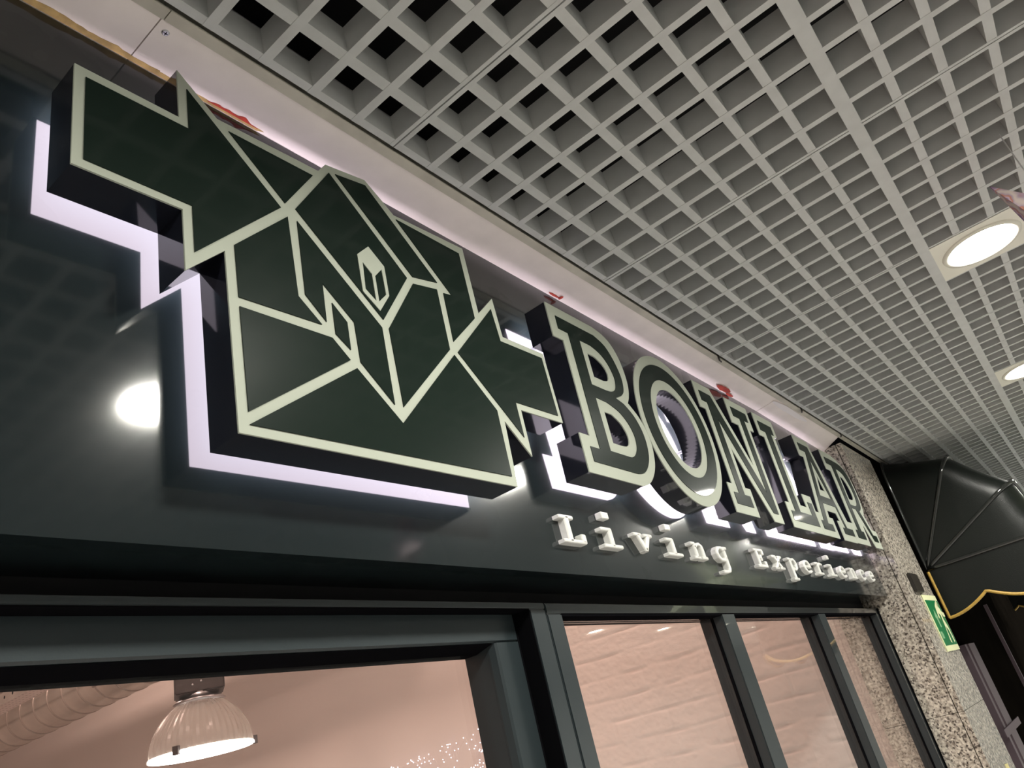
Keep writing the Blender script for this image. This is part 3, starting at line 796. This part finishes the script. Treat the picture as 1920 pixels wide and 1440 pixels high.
def stroke(bm, pts, ox, oz, hw=3.5):
    """rounded bar along a polyline, domed towards the street; design units are mm, widened twice along x"""
    P_ = [Vector(p) for p in pts]
    # extend with round caps
    prof = [(-1.0, 0.0), (-1.0, 0.80), (-0.82, 0.94), (-0.45, 1.0), (0.45, 1.0), (0.82, 0.94), (1.0, 0.80), (1.0, 0.0)]
    rowsx = []
    n = len(P_)
    path = []
    for i, p in enumerate(P_):
        if 0 < i < n - 1:
            d1 = (p - P_[i - 1]).normalized(); d2 = (P_[i + 1] - p).normalized()
            tdir = (d1 + d2).normalized(); sc = 1 / max(0.5, tdir.dot(d1))
        else:
            tdir = ((P_[1] - P_[0]) if i == 0 else (P_[-1] - P_[-2])).normalized(); sc = 1
        path.append((p, tdir, sc))
    p0, t0, _ = path[0]; p1, t1, _ = path[-1]
    seq = [(p0 - t0 * hw * 0.75, t0, 0.78, 0.85), (p0 - t0 * hw * 0.5, t0, 0.97, 0.97)] + [(p, t_, s_, 1.0) for p, t_, s_ in path] + [(p1 + t1 * hw * 0.5, t1, 0.97, 0.97), (p1 + t1 * hw * 0.75, t1, 0.78, 0.85)]
    for p, t_, s_, hs in seq:
        nrm = Vector((-t_.y, t_.x))
        row = []
        for a, b_ in prof:
            c = p + nrm * (a * hw * s_)
            row.append(bm.verts.new((ox + 1.9 * c.x / 1000, Y_W - 0.0135 * b_ * (hs if b_ > 0.5 else 1), oz + c.y / 1000)))
        rowsx.append(row)
    for a, b_ in zip(rowsx, rowsx[1:]):
        for k in range(len(prof) - 1): bm.faces.new((a[k], a[k + 1], b_[k + 1], b_[k]))
    bm.faces.new(rowsx[0]); bm.faces.new(rowsx[-1])
word = 'Living Experience'
desc = ['small puffy white capital L at the start of the wording under the B',
        'small puffy white letter i between the small L and v', 'small puffy white letter v in the first small word',
        'small puffy white letter i between the small v and n', 'small puffy white letter n between the small i and g',
        'small puffy white letter g with hooked tail, end of the first small word', '',
        'small puffy white capital E at the start of the second small word', 'small puffy white letter x between the small E and p',
        'small puffy white letter p with long tail in the second small word', 'small puffy white letter e between the small p and r',
        'small puffy white letter r in the second small word', 'small puffy white letter i between the small r and e',
        'small puffy white letter e between a small i and n', 'small puffy white letter n between a small e and c',
        'small puffy white letter c near the column', 'small puffy white letter e, last of the wording, beside the granite column']
for i, ch in enumerate(word):
    if ch == ' ': continue
    ox, oz = 0.983 + 0.1165 * i, 0.284
    bm = bmesh.new()
    for s_ in ST[ch]: stroke(bm, s_, ox, oz)
    o = obj('small_letter', bm, M['puffy'], None)
    tag(o, desc[i], 'letter', 'small white letters on the fascia')
    if ch == 'i':
        bm = bmesh.new(); box(bm, ox + 0.020, ox + 0.043, Y_W - 0.0135, Y_W, oz + 0.052, oz + 0.064)
        bmesh.ops.bevel(bm, geom=bm.edges[:], offset=0.0012, segments=1, affect='EDGES')
        obj('dot', bm, M['puffy'], o)

# ------------------------------------------------------------------ on the column
YC = 0.535
e = empty('exit_sign', (3.23, YC, 0.02), 'green emergency exit sign with cream running man on the granite column', 'exit sign')
W_, H_ = 0.262, 0.205
def flat(name, l, material, parent, d0, d1, ox=0.0):
    bm = bmesh.new(); slab(bm, [l], plane_y(-d1), plane_y(-d0)); return obj(name, bm, material, parent)
def rect(a, b_, c, d): return [(a, c), (b_, c), (b_, d), (a, d)]
flat('plate', rect(0, W_, 0, H_), M['cream'], e, 0.0005, 0.0035)
flat('green_field', rect(0.012, W_ - 0.006, 0.020, H_ - 0.020), M['green'], e, 0.0036, 0.0042)
def man(ox, oz, s):
    pts = [(-10,2),(2,26),(8,40),(-4,44),(-10,34),(-16,38),(-6,54),(10,60),(18,58),(26,46),(40,44),(40,38),(24,38),(18,44),(14,34),(24,24),(26,2),(18,0),(16,18),(4,24),(-2,0)]
    return [(ox + a * s / 100, oz + b_ * s / 100) for a, b_ in pts]
flat('running_man', man(0.165, 0.026, 0.255), M['cream'], e, 0.0047, 0.0050)
bm = bmesh.new(); lathe(bm, (0.212, -0.0050, 0.172), [(0.0001, 0), (0.013, 0.0), (0.013, 0.0004)], 16, 'y'); obj('head', bm, M['cream'], e)
flat('arrow', [(0.075, 0.085), (0.100, 0.085), (0.100, 0.118), (0.118, 0.118), (0.0875, 0.150), (0.057, 0.118), (0.075, 0.118)], M['greenl'], e, 0.0043, 0.0046)
flat('arrow_tail', rect(0.02, 0.06, 0.045, 0.070), M['greenl'], e, 0.0043, 0.0046)
o = bxo('wall_box', (3.135, 3.275, YC - 0.012, YC - 0.0003, 0.232, 0.302), M['brown'], None, 0.003)
tag(o, 'small dark brown box fixed to the column just above the exit sign', 'box')
bm = bmesh.new(); slab(bm, [[(3.30, -0.425), (3.37, -0.43), (3.375, -0.365), (3.315, -0.36)]], plane_y(YC - 0.0012), plane_y(YC - 0.0003))
o = obj('paper_note', bm, M['paper'], None); tag(o, 'pale yellow paper note stuck low on the granite column', 'note')
bm = bmesh.new(); box(bm, 3.325, 3.36, YC - 0.0016, YC - 0.00125, -0.405, -0.400); obj('printed_line', bm, M['brown'], o)

# ------------------------------------------------------------------ neighbour: dome awning and its dark shop front
t = bxo('wall_neighbour', (XCE + 0.001, 14, 0.62, 0.70, FLOOR, H + 0.3), M['dark']); tag(t, kind='structure')
e = empty('dome_awning', (3.60, 0.532, 0.335), 'black vinyl dome awning with gold-edged scalloped valance beyond the column', 'awning')
RA, LA = 0.483, 2.6
def hoop(th, r, n_arc=8, n_side=10, n_front=16):
    """points of a hoop turned up by th: out along the near side, along the front, back along the far side (local coordinates)"""
    rc = 0.10
    p = []
    for i in range(n_side): p.append((0, r * 1.0 * i / n_side * (1 - rc / r)))
    for i in range(n_arc + 1):
        a = pi - (pi / 2) * i / n_arc
        p.append((rc + rc * cos(a), r - rc + rc * sin(a)))
    for i in range(1, n_front): p.append((rc + (LA - 2 * rc) * i / n_front, r))
    for i in range(n_arc + 1):
        a = pi / 2 - (pi / 2) * i / n_arc
        p.append((LA - rc + rc * cos(a), r - rc + rc * sin(a)))
    for i in range(n_side): p.append((LA, (r - rc) * (1 - (i + 1) / n_side)))
    return [(x, -d * cos(th), d * sin(th)) for x, d in p]
angs = [radians(a) for a in (89, 58, 28, 1)]
for k in range(3):
    bm = bmesh.new()
    rws = []
    for j in range(9):
        u = j / 8
        th = angs[k] * (1 - u) + angs[k + 1] * u
        rws.append([bm.verts.new(p) for p in hoop(th, RA * (1 - 0.045 * sin(pi * u)))])
    for a, b_ in zip(rws, rws[1:]):
        for i in range(len(a) - 1):
            try: bm.faces.new((a[i], a[i + 1], b_[i + 1], b_[i]))
            except ValueError: pass
    bmesh.ops.remove_doubles(bm, verts=bm.verts, dist=0.0004)
    obj('canvas_panel', bm, M['awn'], e, smooth=True)
for th in angs:
    bm = bmesh.new(); tube(bm, [Vector(p) for p in hoop(th, RA + 0.004)], 0.0085, 10); obj('hoop', bm, M['awnrib'], e, smooth=True)
# valance hanging from the lowest hoop, scalloped, with gold piping
path = hoop(radians(1), RA + 0.010, 10, 34, 160)
cum = [0.0]
for a, b_ in zip(path, path[1:]): cum.append(cum[-1] + (Vector(a) - Vector(b_)).length)
SC = 0.33
def drop(s):
    f = (s / SC) % 1.0
    return 0.14 + 0.057 * abs(cos(pi * f)) ** 0.9
edge = []
bm = bmesh.new()
prev = None
for p, s_ in zip(path, cum):
    top = bm.verts.new((p[0], p[1], p[2])); low = (p[0], p[1], p[2] - drop(s_)); edge.append(low)
    lv = bm.verts.new(low)
    if prev: bm.faces.new((prev[0], top, lv, prev[1]))
    prev = (top, lv)
v = obj('valance', bm, M['awn'], e)
md = v.modifiers.new('thick', 'SOLIDIFY'); md.thickness = 0.002
bm = bmesh.new(); tube(bm, [(edge[0][0] - 0.001, edge[0][1], -0.01), (edge[0][0] - 0.001, edge[0][1], edge[0][2] + 0.002)] + [(x - 0.001, y - 0.001, z) for x, y, z in edge], 0.0058, 8); obj('piping', bm, M['gold'], v)

e = empty('mauve_shop_frame', (4.0, 0.58, -0.9), 'mauve metal shop-front frame with cross rail under the awning', 'frame')
for a, b_ in ((-0.03, 0.02), (0.075, 0.25)): bxo('post', (a, b_, 0, 0.035, FLOOR + 0.9, 0.935), M['mauve'], e)
bxo('cross_rail', (-0.10, 0.44, -0.006, -0.001, 0.565, 0.595), M['mauve'], e)
o = bxo('shutter_guide', (5.55, 5.575, 0.60, 0.619, FLOOR, 0.23), M['mauve'], None); tag(o, 'thin mauve shutter guide farther under the awning, at the right edge', 'guide')

# ------------------------------------------------------------------ hanging foil stars
def star(c, R_, r_, th, rot, material, label, npt=5):
    e = empty('hanging_star', c, label, 'star', 'foil stars hung from the ceiling')
    bm = bmesh.new()
    ringv = []
    for i in range(npt * 2):
        a = pi / 2 + pi * i / npt
        rr = R_ if i % 2 == 0 else r_
        ringv.append(bm.verts.new((rr * cos(a), 0, rr * sin(a))))
    f = bm.verts.new((0, -th, 0)); k = bm.verts.new((0, th, 0))
    for i in range(npt * 2):
        bm.faces.new((ringv[i], ringv[(i + 1) % (npt * 2)], f)); bm.faces.new((ringv[(i + 1) % (npt * 2)], ringv[i], k))
    o = obj('star_body', bm, material, e); o.rotation_euler = rot
    bm = bmesh.new(); tube(bm, [(0, 0, r_ * 0.5), (0, 0, H - c[2])], 0.0012, 5); obj('string', bm, M['cord'], e)
    return e
star((1.547, -0.221, 0.618), 0.135, 0.042, 0.042, (-0.261, -0.509, -0.542), M['foil_a'], 'purple and orange foil star whose pointed tip enters at the right edge', 4)
star((3.70, -0.20, 0.575), 0.30, 0.085, 0.07, (0.0, 0.55, 1.0), M['foil_b'], 'pale green foil star off to the right, seen only mirrored in the fascia')
